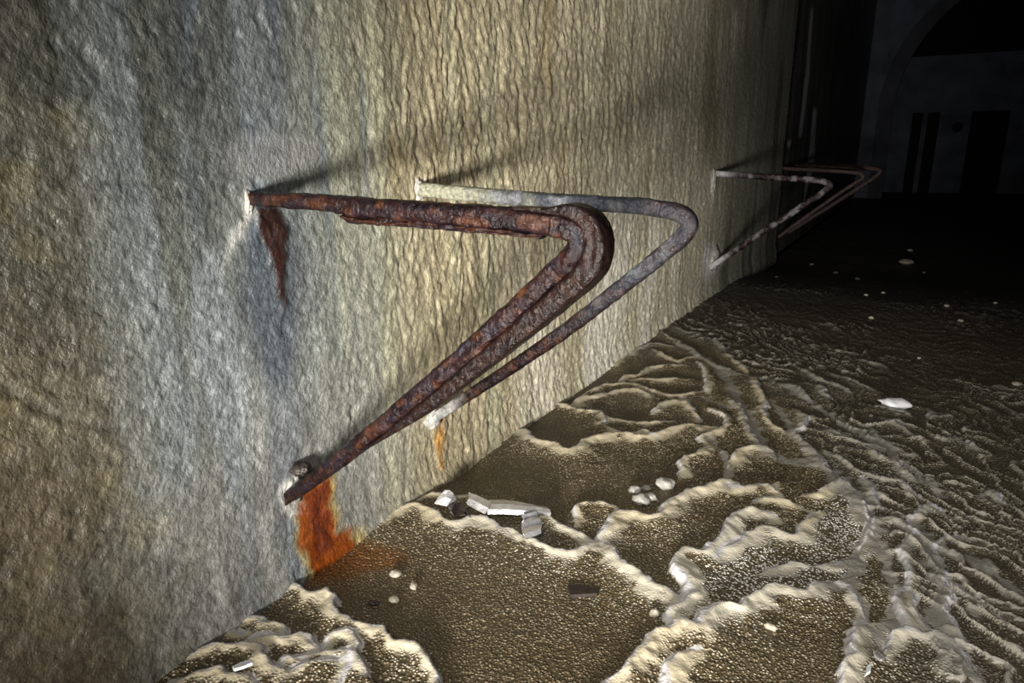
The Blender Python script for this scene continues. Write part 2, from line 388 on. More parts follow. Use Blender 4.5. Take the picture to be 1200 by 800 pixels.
# ================================================================== FLOOR with rimstone dams
RIMS = [
 # (points, height, width)   the sharp lip looks away from the camera, the gentle grainy slope lies to the right of travel
 ([(440,612),(455,608),(487,596),(507,605),(530,617),(557,612),(577,617),(585,625),(600,626),(612,637),(635,643),(657,652),(685,643),(700,638)], 1.0, 1.0),
 ([(700,638),(717,647),(730,662),(750,677),(767,692),(787,698),(802,704)], 1.0, 0.9),
 ([(632,602),(647,612),(667,622),(685,630),(700,637)], .8, .7),
 ([(700,637),(710,622),(713,612),(722,604),(740,605),(757,609),(770,607),(780,595),(797,585),(812,577),(830,572),(845,567),(860,570),(875,577),(900,572)], 1.0, 1.0),
 ([(673,612),(674,600),(685,594),(705,594),(722,596),(728,602)], .9, .7),
 ([(802,704),(800,685),(792,672),(794,655),(805,650),(825,652),(835,642),(850,630),(848,622),(857,607),(875,602),(897,601)], 1.2, 1.1),
 ([(838,656),(860,640),(885,625),(900,620),(917,627),(932,632),(940,617),(955,605)], .9, 1.0),
 ([(708,808),(727,792),(742,775),(755,762),(760,752),(782,740),(795,736),(810,740),(817,742),(816,732),(827,722),(847,714),(865,716),(867,707),(882,705),(900,692),(912,694),(940,698),(950,688),(975,682)], 1.2, 1.0),
 ([(785,738),(783,722),(792,715),(805,710),(808,697),(802,690)], 1.0, .8),
 ([(783,808),(782,785),(787,772),(805,767),(820,765)], .8, .8),
 ([(982,685),(995,692),(1000,705),(1012,722),(1020,728)], .9, .6),
 ([(985,808),(986,785),(1000,772),(995,750),(1002,735),(1015,732)], 1.2, .9),
 ([(1050,692),(1060,697),(1070,703),(1072,715),(1080,730),(1087,740)], .9, .6),
 ([(1060,745),(1057,725),(1050,710),(1050,692)], .9, .6),
 ([(1062,692),(1065,675),(1060,660),(1055,647),(1062,632),(1080,627)], .9, .6),
 ([(1040,760),(1045,750),(1060,742),(1080,745),(1100,747),(1115,757),(1130,770),(1140,785)], 1.1, .9),
 ([(1100,670),(1107,685),(1115,702),(1107,710),(1112,730),(1125,750),(1135,760)], .9, .6),
 ([(1095,645),(1100,657),(1110,667)], .8, .5), ([(1095,645),(1105,632),(1120,630)], .8, .5),
 ([(1020,628),(1025,611),(1045,610),(1065,617),(1072,625)], .9, .7),
 ([(1145,715),(1162,720),(1175,730),(1195,740)], .8, .6), ([(1120,687),(1130,697),(1145,705)], .8, .5),
 ([(1010,640),(1012,625),(1022,612)], .9, .6),
 ([(603,506),(620,510),(627,520),(650,525),(670,532),(685,520),(707,515),(732,511),(755,515),(770,510),(785,505),(805,502),(827,502)], 1.1, 1.15),
 ([(640,470),(665,477),(682,482),(705,485),(710,495),(708,500),(720,507),(740,510),(755,507),(770,517)], .9, .7),
 ([(710,487),(717,492),(740,497),(762,497),(782,495)], .8, .7),
 ([(672,475),(682,467),(700,465),(720,460),(740,457),(750,459),(766,466)], .9, .9),
 ([(682,465),(700,455),(717,451),(740,450),(755,455),(770,460),(785,465),(805,463),(820,460)], .8, .7),
 ([(827,462),(827,447),(822,432),(817,427)], .8, .7),
 ([(725,447),(732,441),(750,440),(760,432),(780,430),(797,429)], .8, .7), ([(742,445),(770,446),(800,446)], .8, .7),
 ([(765,487),(770,477),(785,472),(802,470)], .9, .8),
 ([(715,430),(728,422),(745,411),(765,404),(785,406)], .8, .7), ([(772,412),(785,420),(795,425),(810,420),(820,420)], .8, .7),
 ([(770,389),(785,397),(800,405),(812,412),(825,422),(840,430),(860,437)], .8, .7),
 ([(790,384),(807,392),(825,397),(840,402),(852,412)], .7, .7), ([(855,417),(865,427),(877,437)], .7, .7),
 ([(802,468),(815,485),(822,495)], .8, .7), ([(820,520),(822,512),(835,510),(850,500),(845,490),(830,482)], .9, .7),
 ([(860,470),(870,485),(875,500),(882,515),(890,525)], .9, .7), ([(795,556),(800,540),(817,535),(825,527)], .9, .8),
 ([(856,545),(858,540),(865,532),(882,527),(900,529),(906,536)], 1.0, .9),
 ([(888,447),(891,461),(900,473),(897,487),(908,502),(929,508)], .9, .8), ([(914,452),(935,457),(952,473)], .9, .7),
 ([(940,485),(946,493),(943,502),(935,509),(949,525),(961,540),(978,560)], .9, .8),
 ([(964,505),(978,508),(1002,520),(1019,528),(1031,537),(1048,543),(1066,560),(1083,566)], .9, .7),
 ([(970,531),(990,540),(1007,555),(1031,563),(1054,566),(1072,581),(1083,587)], .9, .7),
 ([(1007,562),(1025,572),(1025,587),(1037,598)], .9, .7), ([(1037,493),(1054,502),(1072,511)], .9, .7),
 ([(1019,502),(1037,520),(1066,534)], .8, .7), ([(940,435),(952,441),(967,450),(990,458),(996,463)], .8, .7),
 ([(949,452),(964,458),(972,470)], .8, .7), ([(981,442),(996,447),(1013,455),(1026,460)], .8, .7),
 ([(1002,422),(1025,426),(1040,432)], .8, .7), ([(1101,514),(1121,517),(1142,525)], .8, .7),
 ([(1066,616),(1075,601),(1089,595),(1104,601)], 1.0, .8), ([(1145,584),(1159,578),(1177,592)], .9, .7),
 ([(850,572),(867,578),(894,572),(911,581),(920,587)], .9, .9), ([(885,592),(897,587),(920,590),(946,598)], .9, .9),
 ([(943,584),(961,581),(967,575),(987,566),(996,572),(1007,590),(1016,610)], 1.1, .9), ([(850,616),(867,601),(885,601),(908,610)], .9, .8),
 ([(900,670),(930,664),(960,668),(985,660)], .7, .6),
 ([(310,702),(319,697),(334,692),(352,696),(366,705),(382,699),(394,705),(390,716),(405,731),(427,742),(450,746),(469,761),(487,763),(506,780),(516,806)], 1.1, .7),
 ([(270,733),(277,729),(307,731),(311,737),(334,737),(337,748)], .9, .6), ([(296,752),(304,750),(330,752),(360,750),(375,763)], .9, .6),
 ([(381,760),(390,748),(409,750),(420,761),(416,772),(435,797)], 1.1, .6), ([(205,780),(217,776),(240,765),(274,761),(307,765),(315,780),(326,787)], 1.0, .7),
 ([(349,772),(375,769),(405,771),(409,784),(401,803)], .9, .6), ([(326,782),(337,774),(356,780)], .8, .5),
 ([(337,791),(360,784),(382,780),(409,784)], .9, .5), ([(200,802),(214,797),(247,791),(277,797),(300,804)], .9, .6), ([(240,752),(262,744),(290,745)], .8, .5),
 ([(487,590),(505,584),(520,586),(545,584)], .8, .5),
]
def catmull(pts, n=5):
    pts = [np.array(p, float) for p in pts]
    pts = [2 * pts[0] - pts[1]] + pts + [2 * pts[-1] - pts[-2]]
    out = []
    for i in range(1, len(pts) - 2):
        p0, p1, p2, p3 = pts[i - 1:i + 3]
        for k in range(n):
            t = k / n
            out.append(0.5 * (2 * p1 + (p2 - p0) * t + (2 * p0 - 5 * p1 + 4 * p2 - p3) * t * t + (3 * p1 - p0 - 3 * p2 + p3) * t ** 3))
    out.append(pts[-2]); return np.array(out)

fy = spaced(0.15, 34.0, lambda q: 0.0034 * max(q, 1.0) ** 1.22)
ns = 600
s = np.linspace(0, 1, ns)
width_at = np.interp(fy, [0, 2.0, 4.0, 12, 34], [2.0, 2.0, 2.6, 5.0, 12.0])
SS, FY = np.meshgrid(s, fy, indexing='xy')
FX = -0.06 + SS * width_at[:, None]
x = FX.ravel(); y = FY.ravel(); P = np.stack([x, y], 1)
nearf = 1 - sst(2.5, 5.0, y)
warp = np.stack([0.007 * vn(x * 28, y * 28, 101) + 0.004 * vn(x * 60, y * 60, 102), 0.007 * vn(x * 28, y * 28, 103) + 0.004 * vn(x * 60, y * 60, 104)], 1)
Q = P + warp
base = 0.004 * fbm(x * 6, y * 6, 105, 3) + 0.006 * vn(x * 1.7, y * 1.7, 107)
frost = np.zeros(len(P)); lipc = np.zeros(len(P)); hgt = np.zeros(len(P)); rim = np.zeros(len(P)); rid = np.full(len(P), -1); dist_any = np.full(len(P), 9.0)
for k, (pts, hh, ww) in enumerate(RIMS):
    pl = catmull(FP(pts), 4)
    lo = pl.min(0) - 0.24; hi = pl.max(0) + 0.24
    I = np.nonzero(np.all((P > lo) & (P < hi), axis=1))[0]
    q = Q[I]; dm = np.full(len(I), 9.0); sg = np.zeros(len(I))
    for a in range(len(pl) - 1):
        d, c = seg_dist(q, pl[a], pl[a + 1])
        b_ = d < dm; dm[b_] = d[b_]; sg[b_] = c[b_]
    sd = np.where(sg < 0, dm, -dm)                      # positive on the gentle side
    enddist = np.minimum(np.hypot(*(q - pl[0]).T), np.hypot(*(q - pl[-1]).T))
    taper = 0.55 + 0.45 * sst(0.0, 0.05, enddist)
    wv = 0.050 * ww * (1 + 0.35 * vn(q[:, 0] * 9, q[:, 1] * 9, 110 + k))
    up = np.where(sd < 0, sst(-0.012, 0.003, sd), np.where(sd < 0.010, 1.0, np.exp(-np.maximum(sd - 0.010, 0) / wv)))
    hk = 0.019 * hh * up * taper
    edge = 1 + 0.45 * vn(q[:, 0] * 22, q[:, 1] * 22, 111) + 0.3 * vn(q[:, 0] * 60, q[:, 1] * 60, 112)
    rk = np.where(sd < 0, sst(-0.013, -0.006, sd), 1 - sst(0.010 * ww * edge, 0.080 * ww * edge, sd)) * (0.75 + 0.25 * taper)
    fk = np.where(sd < 0, sst(-0.02, -0.004, sd), np.exp(-sd / (0.085 * ww * edge)))
    frost[I] = np.maximum(frost[I], fk)
    lipc[I] = np.maximum(lipc[I], 1 - sst(0.003, 0.010, np.abs(sd + .001)))
    better = hk > hgt[I]
    rid[I] = np.where(better & (rk > 0.45), k, rid[I])
    hgt[I] = np.maximum(hgt[I], hk); rim[I] = np.maximum(rim[I], rk); dist_any[I] = np.minimum(dist_any[I], dm)
# small dams without number over the far and right-hand floor: they follow the contours of the sloping deposit
reg = np.array(FP([(765,384),(880,436),(930,480),(960,560),(1010,615),(1040,700),(1052,800)]))
edge_x = np.interp(-y, -reg[:, 1], reg[:, 0]); edge_x = np.where(y > reg[0, 1], -1.0, edge_x)
region = sst(-0.03, 0.10, x - edge_x + 0.06 * vn(x * 5, y * 5, 130))
turn = sst(2.2, 1.3, y)
f1 = (x * (0.70 + 0.25 * turn) + y * (0.70 - 0.5 * turn)) / 0.085 + 2.1 * vn(x * 2.6 + .3 * y, y * 2.6 - .3 * x, 131) + 1.1 * vn(x * 7, y * 7, 132) + 0.45 * vn(x * 17, y * 17, 133) + .15 * vn(x * 40, y * 40, 135)
fr = f1 - np.floor(f1)
small = np.where(fr < 0.13, sst(0.0, 0.13, fr), np.exp(-(fr - 0.13) / 0.30))
strength = 0.35 + 0.65 * sst(-0.35, 0.45, vn(x * 3.5 + 9, y * 3.5, 134))
hs = 0.017 * small * strength * region * (1 - 0.45 * sst(3.5, 7, y))
rs = np.where(fr < 0.08, sst(0.0, 0.06, fr), 1 - sst(0.14, 0.42, fr)) * strength * region * (1 - 0.4 * sst(3.0, 6.0, y)) * 0.95
hgt = np.maximum(hgt, hs) + 0.25 * np.minimum(hgt, hs)
rim = np.maximum(rim, rs); frost = np.maximum(frost, rs * 0.9)
grain = (0.55 - worley(x * 80, y * 80, 140)) * nearf
away = sst(0.2, 0.75, rim)
lump = 0.0016 * vn(x * 55, y * 55, 142) * np.clip(0.25 + hgt / 0.02, 0, 1)
z = base + hgt + (0.0042 * (1 - away) * (0.45 + 0.55 * np.clip(hgt / 0.012, 0, 1))) * grain + lump
z -= 0.16 * sst(4.8, 7.5, y)                                # the floor falls away further in
# colours
tone = np.tile(np.array([.125, .092, .047]), (len(P), 1)) * (1 + 0.22 * fbm(x * 5, y * 5, 150, 3))[:, None]
tone = mixc(tone, (.155, .12, .065), sst(0.0, 0.5, vn(x * 3, y * 3, 152)) * 0.6)
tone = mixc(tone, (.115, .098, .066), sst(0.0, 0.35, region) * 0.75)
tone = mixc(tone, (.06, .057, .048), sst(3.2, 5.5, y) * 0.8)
rust = poly_mask(P + 2 * warp, FP([(352, 690), (362, 668), (412, 640), (450, 640), (475, 655), (452, 668), (405, 680)]), 0.03)
tone = mixc(tone, (.22, .085, .015), 0.85 * rust)
rimtone = np.tile(np.array([.48, .415, .29]), (len(P), 1))
rimtone = mixc(rimtone, (.43, .41, .35), sst(-0.2, 0.5, vn(x * 4, y * 4, 160)) * 0.6)
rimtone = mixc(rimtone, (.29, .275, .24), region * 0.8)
rimtone = mixc(rimtone, (.46, .45, .47), lipc * 0.8)
# smooth grey flow channels winding between the grainy mounds
chan = np.zeros(len(P))
for pts, wd in (([(795, 405), (838, 430), (856, 455), (880, 500), (902, 535), (948, 545), (985, 563), (1018, 612), (1032, 650)], .045), ([(826, 468), (850, 478), (884, 486)], .03),
                ([(905, 470), (935, 515), (960, 545)], .03), ([(978, 690), (1000, 665), (1014, 632)], .025), ([(1000, 690), (1022, 732), (1042, 764)], .02),
                ([(1086, 640), (1098, 690), (1098, 740), (1138, 790), (1150, 810)], .025), ([(835, 515), (858, 560), (850, 575)], .025), ([(1030, 650), (1048, 690), (1045, 740)], .02),
                ([(945, 690), (970, 684), (990, 684)], .025), ([(860, 440), (905, 448), (960, 480), (1010, 510), (1060, 545), (1100, 580)], .035), ([(1060, 620), (1090, 640), (1140, 660), (1200, 700)], .035)):
    chan = np.maximum(chan, line_mask(Q + warp, catmull(FP(pts), 4), wd))
chan *= 1 - sst(0.3, 0.7, lipc)
rim = np.maximum(rim, 0.92 * chan); rimtone = mixc(rimtone, (.215, .203, .178), 0.85 * chan)
salt = poly_mask(P + 3 * warp, FP([(812, 690), (835, 655), (880, 640), (930, 645), (955, 600), (1000, 575), (1025, 610), (1010, 680), (960, 690), (880, 705), (830, 715)]), 0.04)
frost = np.maximum(frost, 1.0 * salt); rimtone = mixc(rimtone, (.78, .76, .70), 0.8 * salt * (1 - sst(.6, .9, rim)))
frost = frost * (0.8 + 0.5 * fbm(x * 11, y * 11, 165, 3)) + 0.015
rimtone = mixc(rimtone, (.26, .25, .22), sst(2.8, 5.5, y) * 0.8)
Vf = np.stack([x, y, z], 1)
# vertex normals of the whole sheet, so that its pieces shade without seams
G = Vf.reshape(len(fy), ns, 3)
nrm = np.cross(np.gradient(G, axis=1).reshape(-1, 3), np.gradient(G, axis=0).reshape(-1, 3)); nrm /= np.linalg.norm(nrm, axis=1)[:, None]
Ff = grid_faces(len(fy), ns)
fid = np.where((rim[Ff].mean(1) > 0.5), rid[Ff].max(1), -1)
def sub_mesh(name, sel, parent=None):
    F = Ff[sel]; u, inv = np.unique(F, return_inverse=True)
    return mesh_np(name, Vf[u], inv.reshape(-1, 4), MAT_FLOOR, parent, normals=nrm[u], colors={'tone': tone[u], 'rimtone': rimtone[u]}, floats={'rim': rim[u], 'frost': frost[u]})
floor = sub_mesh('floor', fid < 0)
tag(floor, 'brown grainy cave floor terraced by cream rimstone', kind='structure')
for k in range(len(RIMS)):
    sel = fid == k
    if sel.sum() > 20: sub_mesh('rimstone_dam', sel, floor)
def floor_z(px, py):
    i = np.clip(np.searchsorted(fy, py), 0, len(fy) - 1); j = int(np.clip((px + 0.06) / width_at[i] * (ns - 1), 0, ns - 1))
    i0, i1, j0, j1 = max(i - 2, 0), i + 3, max(j - 2, 0), j + 3
    return float(G[i0:i1, j0:j1, 2].mean())

# ================================================================== far end of the tunnel (dim)
def arch_curve(cx, cz, R, n=40):
    return [(cx - R * math.cos(math.pi * k / n), cz + R * math.sin(math.pi * k / n)) for k in range(n + 1)]
YA = 24.0
CX, CZ, RA = 4.35, 2.4, 3.8
bm = bmesh.new()
arc = arch_curve(CX, CZ, RA, 48)
box(bm, -3.0, CX - RA, YA, YA + 0.6, -0.6, 9.5)
box(bm, CX + RA, 12.0, YA, YA + 0.6, -0.6, 9.5)
for k in range(48):
    (xa, za), (xb, zb) = arc[k], arc[k + 1]
    v = [bm.verts.new(p) for p in [(xa, YA, za), (xb, YA, zb), (xb, YA, 9.5), (xa, YA, 9.5), (xa, YA + .6, za), (xb, YA + .6, zb), (xb, YA + .6, 9.5), (xa, YA + .6, 9.5)]]
    for f in [(0, 1, 2, 3), (7, 6, 5, 4), (0, 4, 5, 1), (3, 2, 6, 7)]: bm.faces.new([v[i] for i in f])
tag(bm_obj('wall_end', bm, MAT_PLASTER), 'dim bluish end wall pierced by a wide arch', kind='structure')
def arch_rib(name, R0, R1, y0, y1, mat):
    bm = bmesh.new(); n = 48; rings = []
    for k in range(n + 1):
        a = math.pi * k / n; c, s_ = -math.cos(a), math.sin(a)
        rings.append([bm.verts.new((CX + r * c, yy, CZ + r * s_)) for r, yy in ((R0, y0), (R1, y0), (R1, y1), (R0, y1))])
    for k in range(n):
        for j in range(4): bm.faces.new([rings[k][j], rings[k][(j + 1) % 4], rings[k + 1][(j + 1) % 4], rings[k + 1][j]])
    bm.faces.new(rings[0]); bm.faces.new(rings[-1])
    for sx in (-1, 1):
        a0, a1 = sorted((CX + sx * R0, CX + sx * R1)); box(bm, a0, a1, y0, y1, -0.6, CZ)
    return bm_obj(name, bm, mat)
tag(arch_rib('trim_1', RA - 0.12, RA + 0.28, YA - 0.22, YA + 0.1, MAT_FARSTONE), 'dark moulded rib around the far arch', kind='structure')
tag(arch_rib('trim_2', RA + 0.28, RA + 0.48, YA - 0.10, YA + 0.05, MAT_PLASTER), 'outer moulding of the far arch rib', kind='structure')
YB = 29.5
def far_pt(px, py): return on_plane_y(px, py, YB)
bm = bmesh.new()
xs = [-3, far_pt(1069, 140)[0], far_pt(1081, 140)[0], far_pt(1087, 140)[0], far_pt(1101, 140)[0], far_pt(1138, 140)[0], far_pt(1183, 140)[0], 14]
zt = far_pt(1080, 132)[2]; ztop = far_pt(1150, 62)[2]
for a, b_, lo in ((0, 1, -.6), (1, 2, zt), (2, 3, -.6), (3, 4, zt), (4, 5, -.6), (5, 6, zt), (6, 7, -.6)):
    box(bm, xs[a], xs[b_], YB, YB + 0.5, lo, ztop)
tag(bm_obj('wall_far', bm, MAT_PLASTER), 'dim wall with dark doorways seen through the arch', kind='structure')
for i, (a, b_) in enumerate(((1, 2), (3, 4), (5, 6))):
    bm = bmesh.new(); box(bm, xs[a] - .05, xs[b_] + .05, YB + 0.45, YB + 0.6, -.6, zt + .1)  # black panel behind the opening, its shade put into the colour
    tag(bm_obj('door_%d' % (i + 1), bm, MAT_BLACK), 'doorway in the dim far wall, its shade a black panel', kind='structure')
c = far_pt(1122, 149)
bm = bmesh.new(); bmesh.ops.create_cone(bm, cap_ends=True, segments=24, radius1=0.17, radius2=0.15, depth=0.08, matrix=Matrix.Translation((c[0], YB - 0.03, c[2])) @ Matrix.Rotation(math.pi / 2, 4, 'X'))  # black disc on the wall, the hole's shade put into colour
tag(bm_obj('window_1', bm, MAT_BLACK), 'small round hole between the far doorways, its shade a black disc', kind='structure')
bm = bmesh.new(); box(bm, -3, 14, YA + 0.6, YB + 1.0, 9.3, 9.6); box(bm, -3, 14, YB + 0.9, YB + 1.2, -.6, 9.5)  # black roof and backing added to block the sky behind the arch
tag(bm_obj('sky_block_ceiling', bm, MAT_BLACK), 'black roof added over the far chamber against the sky', kind='structure')

# ================================================================== brackets
def smooth_path(P3, step):
    """resample a 3D polyline evenly"""
    P3 = np.array(P3); d = np.r_[0, np.cumsum(np.linalg.norm(np.diff(P3, axis=0), axis=1))]
    n = max(4, int(d[-1] / step)); t = np.linspace(0, d[-1], n)
    return np.stack([np.interp(t, d, P3[:, k]) for k in range(3)], 1), t
def catmull3(pts, n=8):
    pts = [np.array(p, float) for p in pts]
    pts = [2 * pts[0] - pts[1]] + pts + [2 * pts[-1] - pts[-2]]
    out = []
    for i in range(1, len(pts) - 2):
        p0, p1, p2, p3 = pts[i - 1:i + 3]
        for k in range(n):
            t = k / n
            out.append(0.5 * (2 * p1 + (p2 - p0) * t + (2 * p0 - 5 * p1 + 4 * p2 - p3) * t * t + (3 * p1 - p0 - 3 * p2 + p3) * t ** 3))
    out.append(pts[-2]); return np.array(out)
def bar(name, path, t, i0, i1, rad_n, rad_y, colour_fn, parent, seed, rough=0.12, square=0.0, segs=28, mat=None, off=None, flake=0.0):
    """sweep a corroded bar along path[i0:i1]; the bracket lies in a plane of constant y. rad_n: half thickness in that plane, rad_y: across it"""
    T = np.gradient(path, axis=0); T /= np.linalg.norm(T, axis=1)[:, None]
    Yv = np.array([0, 1.0, 0]); Nv = np.cross(T, Yv); Nv /= np.linalg.norm(Nv, axis=1)[:, None]; B = np.cross(Nv, T)
    sl = slice(i0, i1)
    Pp = path[sl]; tt = t[sl]; Nn = Nv[sl]; Bb = B[sl]
    rn = rad_n[sl] if hasattr(rad_n, '__len__') else np.full(len(Pp), rad_n); ry = rad_y[sl] if hasattr(rad_y, '__len__') else np.full(len(Pp), rad_y)
    th = np.linspace(0, 2 * math.pi, segs, endpoint=False)
    TH, TT = np.meshgrid(th, tt, indexing='xy')
    c, s_ = np.cos(TH), np.sin(TH)
    if square > 0:
        m_ = (np.abs(c) ** (2 + 6 * square) + np.abs(s_) ** (2 + 6 * square)) ** (-1 / (2 + 6 * square)); c, s_ = c * m_, s_ * m_
    nz = fbm(TT.ravel() * 28, c.ravel() * 1.3 + s_.ravel() * 0.9 + 5, seed, 3).reshape(TH.shape)
    nz2 = vn(TT.ravel() * 95, TH.ravel() * 2.6, seed + 5).reshape(TH.shape)
    pits = np.clip(vn(TT.ravel() * 60, TH.ravel() * 1.9, seed + 6).reshape(TH.shape) - 0.4, 0, 1)
    lay = np.sign(vn(TT.ravel() * 9, np.cos(TH.ravel()) * 2.2 + np.sin(TH.ravel()) * 1.3, seed + 7)).reshape(TH.shape)
    k = 1 + rough * nz + 0.5 * rough * nz2 - 0.8 * rough * pits + flake * 0.5 * lay
    V = Pp[:, None, :] + Nn[:, None, :] * (rn[:, None] * c * k)[..., None] + Bb[:, None, :] * (ry[:, None] * s_ * k)[..., None]
    if off is not None: V = V + Nn[:, None, :] * (off[sl] if hasattr(off, '__len__') else np.full(len(Pp), off))[:, None, None]
    nr = len(Pp); i = np.arange(nr * segs).reshape(nr, segs); j = np.roll(i, -1, axis=1)
    F = np.stack([i[:-1], j[:-1], j[1:], i[1:]], -1).reshape(-1, 4)
    Vr = V.reshape(-1, 3)
    # end caps: a centre vertex for each end, as degenerate-free quads around
    c0 = Vr[:segs].mean(0); c1 = Vr[-segs:].mean(0)
    Vr = np.vstack([Vr, c0, c1]); a = len(Vr) - 2
    caps = []
    for q in range(0, segs, 2):
        caps.append([a, i[0, (q + 2) % segs], i[0, q + 1], i[0, q]]); caps.append([a + 1, i[-1, q], i[-1, q + 1], i[-1, (q + 2) % segs]])
    F = np.vstack([F, np.array(caps)])
    cc = 0.62 * colour_fn(TT.ravel(), TH.ravel(), nz.ravel(), Vr[:-2]); cc = np.vstack([cc, cc[:1], cc[-1:]])
    # put the origin of the part at the thing's base
    return mesh_np(name, Vr - np.array(parent.location), F[:, ::-1], mat or MAT_RUST, parent, colors={'tone': cc})
def ramp(v, stops):
    xs_ = [a for a, _ in stops]; cs = np.array([c for _, c in stops])
    return np.stack([np.interp(v, xs_, cs[:, k]) for k in range(3)], 1)
DARK, MAROON, RED, ORANGE, SHEEN_GREY = (.0035, .0022, .0030), (.0085, .0038, .0046), (.016, .0060, .0056), (.070, .024, .009), (.016, .014, .022)  # last tone: bluish metallic sheen put into the rust colour
def rust_colour(seed, top_dark=True, orange=0.0, grey=0.0, coat=None):
    def fn(t, th, nz, V):
        n = fbm(t * 22, np.cos(th) * 1.6 + np.sin(th) * 1.1, seed, 4, 0.6)
        c = ramp(n, [(-.6, DARK), (-.15, MAROON), (.15, RED), (.4, (.018, .0075, .006)), (.7, ORANGE)])
        sp = sst(.32 - .25 * orange, .6, vn(t * 48, th * 1.4, seed + 3)); c = mixc(c, ORANGE, sp * (.35 + .5 * orange))
        g = sst(.2, .55, vn(t * 38, th * 1.2, seed + 4)); c = mixc(c, SHEEN_GREY, g * (.25 + grey))
        if coat is not None: c = coat(c, t, th, V)
        return c
    return fn
def crust(name, parent, loc, size, seed, mat=None, flat=1.0):
    """lumpy mineral growth around the foot of a bar"""
    bm = bmesh.new(); bmesh.ops.create_icosphere(bm, subdivisions=4, radius=1)
    co = np.array([v.co[:] for v in bm.verts])
    k = 1 + 0.35 * fbm(co[:, 0] * 2.2 + co[:, 2] * 1.3, co[:, 1] * 2.2 - co[:, 2] * 1.1, seed, 3) + 0.15 * vn(co[:, 0] * 7 + co[:, 2] * 3, co[:, 1] * 7 - co[:, 2] * 4, seed + 2)
    for v, kk, c0 in zip(bm.verts, k, co):
        v.co = Vector((c0 * kk) * np.array(size) + np.array(loc) - np.array(parent.location))
    return bm_obj(name, bm, mat or MAT_CRUST, parent, True)

def bracket_path(pix, Y, dY):
    pts = []
    z0 = on_plane_y(*pix[0], Y)[2]
    for p in pix:
        q = on_plane_y(*p, Y); w = np.clip((z0 - q[2]) / 0.6, 0, 1)
        q = on_plane_y(*p, Y + dY * w); pts.append(q)
    return pts
def elbow_range(path):
    k = int(np.argmax(path[:, 0])); return k

# ---- first, nearest bracket: round bar with an outer strap, swollen by rust
b1 = tag(empty('wall_bracket', (0, 0.875, 0.5)), 'thickly rusted nearest V-shaped iron bracket, split in layers, above the orange stain', 'bracket', 'iron wall brackets')
pix = [(262, 231), (297, 233), (360, 236), (430, 243), (520, 250), (600, 257), (650, 263), (671, 268), (680, 280), (671, 300), (638, 332), (600, 367), (540, 420), (470, 480), (400, 538), (350, 574), (325, 592)]
path = catmull3(bracket_path(pix, 0.864, 0.026), 10); path, t = smooth_path(path, 0.0035)
kx = elbow_range(path); nT = len(path)
L = t[-1]; te = t[kx]
r_in = np.interp(t, [0, .10, .26, .31, te - .12, te, te + .15, L * .8, L], [.0115, .0122, .0135, .0155, .0168, .0160, .0155, .0150, .0125])
ka = int(np.searchsorted(t, te - .05)); kb = int(np.searchsorted(t, te + .05))
bar('top_bar', path, t, 0, ka + 1, r_in, r_in * 1.15, rust_colour(201, orange=.22), b1, 301, .13, .35)
bar('elbow', path, t, ka, kb + 1, r_in * 1.02, r_in * 1.15, rust_colour(201, grey=.35), b1, 301, .14, .3)
bar('brace_bar', path, t, kb, nT, r_in, r_in * 1.15, rust_colour(201, orange=.15, grey=.15), b1, 301, .13, .35)
# outer strap: wraps the tip and the underside of the brace
def top_coat(c, t_, th, V):
    m = sst(.2, .8, np.cos(th) * 1.0) * 0
    n = fbm(V[:, 0] * 30, V[:, 2] * 30 + V[:, 1] * 30, 77, 3)
    return mixc(c, (.0095, .0052, .0045), 0.7)
off = np.full(nT, .0)
i0 = int(np.searchsorted(t, te - .11)); i1 = int(np.searchsorted(t, te + .56))
prof = np.interp(t, [te - .11, te - .055, te - .02, te + .015, te + .22, te + .42, te + .56], [.002, .0035, .0105, .0175, .0145, .010, .002])
# which way is outward: away from the inside of the V
Tt = np.gradient(path, axis=0); Nv = np.cross(Tt, [0, 1, 0]); inside = np.array([0.1, 0, 0.5])
sgn = -np.sign(np.median((Nv[kx - 20:kx + 60] * (np.array([0.25, 0.87, 0.6]) - path[kx - 20:kx + 60])).sum(1)))
strap_off = sgn * (r_in * 0.92 + prof * 1.0)
bar('outer_strap', path, t, i0, i1, np.maximum(prof, .002), np.interp(t, [te - .11, te, te + .56], [.018, .026, .012]), rust_colour(204, coat=top_coat), b1, 304, .08, .8, off=strap_off)
# rust flake hanging off the underside of the top bar
fl0 = int(np.searchsorted(t, .29)); fl1 = int(np.searchsorted(t, te - .06))
prof2 = np.interp(t, [.29, .31, .42, te - .06], [.003, .0065, .0062, .003])
bar('rust_flake', path, t, fl0, fl1, prof2, np.full(nT, .014), rust_colour(205), b1, 305, .30, .5, off=-sgn * (r_in * .98 + prof2 * .6), flake=.2)
# olive silt lying on the upper face of the tip
def silt(c, t_, th, V): return mixc(c, (.030, .026, .016), sst(-.2, .3, fbm(V[:, 0] * 40, V[:, 1] * 40, 88, 3)))
j0 = int(np.searchsorted(t, te - .10)); j1 = int(np.searchsorted(t, te + .012))
pp = np.interp(t, [te - .10, te - .06, te, te + .012], [.0015, .004, .004, .001])
bar('rust_scale', path, t, j0, j1, pp, np.full(nT, .020), rust_colour(206, coat=silt), b1, 306, .25, .4, off=sgn * (r_in * .75 + prof * 1.9), flake=.25)
lowp = on_wall(345, 574); upp = on_wall(294, 232)
crust('calcite_collar', b1, (0.0, lowp[1], lowp[2] + .0), (.010, .024, .030), 401)
crust('concrete_flake', b1, (0.012, lowp[1] + .010, lowp[2] + .047), (.020, .018, .012), 402, MAT_DARK)
crust('calcite_collar', b1, (0.0, upp[1] - .008, upp[2] - .006), (.008, .009, .022), 403)

